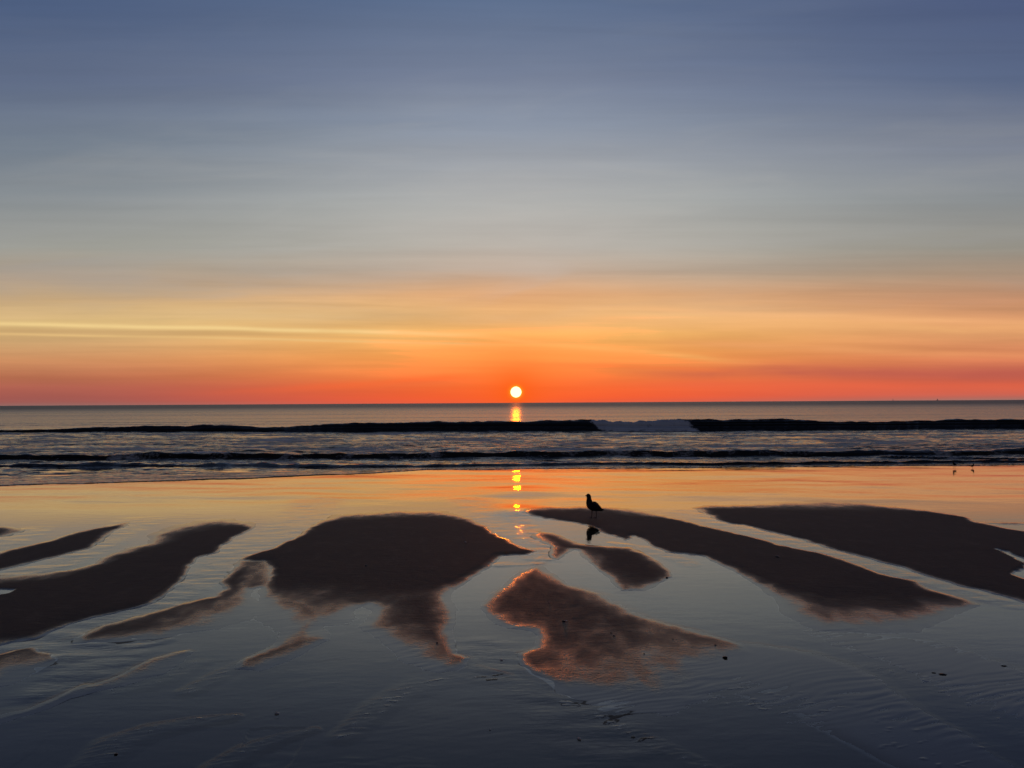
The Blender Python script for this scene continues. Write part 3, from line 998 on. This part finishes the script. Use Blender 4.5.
def sailboat(px, dist, s, rz, label):
    d = ray(px, 402)
    root = empty("sailboat", (d[0] / d[1] * dist, dist, SEA_Z), rz)
    bm = bmesh.new()
    secs = [(-5.0, 1.2, .9), (-2.5, 1.6, 1.0), (0, 1.75, 1.0), (2.5, 1.3, 1.1), (4.4, .6, 1.25), (5.2, .06, 1.35)]
    rr = []
    for x, hw, top in secs:
        rr.append([bm.verts.new((x * s, y * hw * s, z * s)) for y, z in ((-1, top), (-.8, .1), (0, -.5), (.8, .1), (1, top))])
    for a, c in zip(rr[:-1], rr[1:]):
        for k in range(5):
            bm.faces.new((a[k], a[(k + 1) % 5], c[(k + 1) % 5], c[k]))
    bm.faces.new(rr[0]); bm.faces.new(rr[-1])
    new_obj("hull", bm, m_hull, root, False)
    bm = bmesh.new(); tube(bm, [(.4 * s, 0, .9 * s), (.4 * s, 0, 14.5 * s)], [.09 * s, .05 * s], 8)
    new_obj("mast", bm, m_hull, root)
    for nm, pts in (("mainsail", [(.25, 2.0), (-4.4, 2.2), (.25, 14.0)]), ("jib", [(.75, 12.5), (4.9, 1.7), (.9, 2.0)])):
        bm = bmesh.new(); rows = []
        A, B_, C = [Vector((p[0] * s, 0, p[1] * s)) for p in pts]
        for i in range(9):
            row = []
            for j in range(9 - i):
                u, v = i / 8, j / 8
                p = A + (B_ - A) * v + (C - A) * u
                p.y = .55 * s * math.sin(math.pi * min(1, u + v)) * math.sin(math.pi * v + .2)
                row.append(bm.verts.new(p))
            rows.append(row)
        for i in range(8):
            for j in range(len(rows[i]) - 1):
                bm.faces.new((rows[i][j], rows[i][j + 1], rows[i + 1][j]))
                if j < len(rows[i + 1]) - 1:
                    bm.faces.new((rows[i][j + 1], rows[i + 1][j + 1], rows[i + 1][j]))
        new_obj(nm, bm, m_sail, root)
    tag(root, label, "boat", "boats on the horizon")


sailboat(893, 4300, .95, R(35), "faint speck of a boat on the right horizon, the one nearer the sun")
sailboat(937.5, 4600, .95, R(150), "faint speck of a boat on the right horizon, the one farther from the sun")

# ------------------------------------------------------------------ stones, shells and weed on the sand
m_stone = simple_mat("dark_wet_stone", (.020, .018, .018), .35, .5, 120, .5)
m_brown = simple_mat("brown_stone", (.06, .045, .038), .45, .5, 120, .4)
m_shell = simple_mat("pale_shell", (.80, .74, .68), .14, .2, 150, .6)
m_weed = simple_mat("black_seaweed", (.012, .012, .010), .35, .5, 100, .5)


def stone(px, py, w, label, m=None, seed=1, group=None, flat=.5):
    x, y, z = put(px, py)
    bm = bmesh.new()
    bmesh.ops.create_icosphere(bm, subdivisions=3, radius=1.0)
    r_ = np.random.default_rng(seed)
    dirs = r_.normal(size=(9, 3)); dirs /= np.linalg.norm(dirs, axis=1)[:, None]
    cut = r_.uniform(.62, .95, 9)
    for v in bm.verts:
        p = np.array(v.co)
        for d, c in zip(dirs, cut):
            k = p @ d
            if k > c: p = p - d * (k - c) * .85
        v.co = Vector(p * np.array([w / 2, w / 2 * .8, w / 2 * flat]))
    ob = new_obj("pebble", bm, m or m_stone)
    ob.location = (x, y, z + w * .5 * flat * .45)
    ob.rotation_euler = (r_.uniform(-.2, .2), r_.uniform(-.2, .2), r_.uniform(0, 6.28))
    tag(ob, label, "pebble", group or "pebbles scattered on the sand")
    return ob


def shell(px, py, w, label, rz=0.4):
    x, y, z = put(px, py)
    root = empty("shell", (x, y, z + .001), rz)
    bm = bmesh.new()
    na, nr = 44, 9
    g_ = []
    for i in range(nr + 1):
        rr = i / nr
        row = []
        for k in range(na + 1):
            a = -1.25 + 2.5 * k / na
            rib = 1 + .06 * math.cos(k * math.pi * 22 / na) * rr
            L_ = w * rr * rib * (1 - .10 * (a / 1.25) ** 2)
            hgt_ = w * .34 * math.sin(math.pi * min(1, .10 + .9 * (1 - rr))) ** .8 * (1 - .55 * (a / 1.25) ** 2) * min(1, rr * 3 + .3) + w * .012 * math.cos(k * math.pi * 22 / na) * rr
            row.append(bm.verts.new((math.sin(a) * L_ * .85, math.cos(a) * L_ - w * .5, max(hgt_, 0))))
        g_.append(row)
    for i in range(nr):
        for k in range(na):
            try: bm.faces.new((g_[i][k], g_[i][k + 1], g_[i + 1][k + 1], g_[i + 1][k]))
            except ValueError: pass
    bmesh.ops.solidify(bm, geom=bm.faces[:], thickness=w * .04)
    new_obj("valve", bm, m_shell, root)
    bm = bmesh.new()
    tube(bm, [(-.2 * w, -.50 * w, .05 * w), (0, -.54 * w, .10 * w), (.2 * w, -.50 * w, .05 * w)], [.04 * w, .09 * w, .04 * w], 8)
    new_obj("hinge", bm, m_shell, root)
    tag(root, label, "shell", "shells scattered on the sand")


stone(563.5, 621.5, .030, "black pebble with a pale chip beside it, high on the glowing middle sand bar", seed=2)
shell(566, 621.2, .020, "small pale shell chip touching the black pebble on the glowing middle bar", 1.2)
shell(549, 602.5, .016, "tiny pale shell near the crest of the glowing middle bar", 2.0)
stone(614, 636, .018, "brown pebble in a cluster on the middle of the glowing bar, lower of two", m_brown, 3)
stone(611, 633, .014, "brown pebble in a cluster on the middle of the glowing bar, upper of two", m_brown, 4)
stone(644, 654, .014, "lone dark pebble low on the broad right flank of the glowing bar", seed=5)
stone(673, 639, .014, "brown pebble near the upper right edge of the glowing bar", m_brown, 6)
stone(725, 657.8, .038, "flat black stone where the glowing bar runs out into wet sand", seed=7, flat=.42)
stone(715.5, 645, .016, "small dark pebble just above the flat black stone", m_brown, 8)
stone(667, 577.6, .030, "dark pebble in still water off the tip of the small bar before the gull", seed=9)
stone(777.6, 557, .055, "dark stone on the long bar between the gull and the right edge", seed=10, flat=.35)
stone(366, 566, .030, "dark pebble in the middle of the large dark bar left of the sun", seed=11)
shell(465.5, 542.5, .030, "pale shell on the large dark bar near its pointed right end", .3)
shell(276.8, 713.8, .022, "white shell alone on dark wet sand in the lower left", 2.6)
shell(501.5, 660.5, .018, "pale shell in the still channel left of the glowing bar", 1.0)
stone(116, 754.5, .018, "dark pebble in a wet hollow near the bottom left corner", seed=12)
stone(437, 643, .018, "brown pebble on the pale tail of the large dark bar", m_brown, 13)
shell(579, 739, .018, "pale flat shell in rippled shallow water at the bottom centre", 2.2)
shell(490, 730, .010, "tiny pale shell at the bottom centre left of the flat one", .9)


def weed(px, py, w, label, seed):
    x, y, z = put(px, py)
    r_ = np.random.default_rng(seed)
    bm = bmesh.new()
    bmesh.ops.create_icosphere(bm, subdivisions=3, radius=1.0)
    for v in bm.verts:
        a = math.atan2(v.co.y, v.co.x)
        k = 1 + .28 * math.sin(3 * a + seed) + .2 * math.sin(7 * a + 2 * seed) + .1 * math.sin(13 * v.co.z + seed)
        v.co = Vector((v.co.x * w * .42 * k, v.co.y * w * .26 * k, v.co.z * w * .16 * (1 + .4 * math.sin(5 * a + seed))))
    for k in range(5):
        a = r_.uniform(-.5, .5) + (math.pi if k % 2 else 0)
        L_ = w * r_.uniform(.5, .8)
        bend = r_.uniform(-.6, .6)
        pts = [(math.cos(a + bend * u) * L_ * u, math.sin(a + bend * u) * L_ * u * .6, w * .02 + w * .05 * math.sin(u * math.pi)) for u in np.linspace(.1, 1, 7)]
        tube(bm, pts, [w * .06 * (1.1 - u) for u in np.linspace(.1, 1, 7)], 6)
    ob = new_obj("seaweed_scrap", bm, m_weed)
    ob.location = (x, y, z)
    ob.rotation_euler = (0, 0, -.3)
    tag(ob, label, "seaweed", "seaweed scraps on the wet sand")


weed(942.5, 674.5, .042, "black seaweed scrap on the wet furrow at right, larger of two close together", 3)
weed(934, 673, .024, "black seaweed scrap on the wet furrow at right, smaller of two close together", 4)
weed(1004, 666, .03, "dark seaweed scrap near the right edge above the wet furrow", 5)

# ------------------------------------------------------------------ output
scene.render.engine = 'CYCLES'
scene.cycles.max_bounces = 6
scene.cycles.transparent_max_bounces = 12
scene.cycles.sample_clamp_indirect = 4
scene.cycles.use_denoising = True
scene.view_settings.view_transform = 'Standard'
scene.view_settings.look = 'None'
scene.view_settings.exposure = 0.0
scene.view_settings.gamma = 1.0
scene.view_settings.use_curve_mapping = False
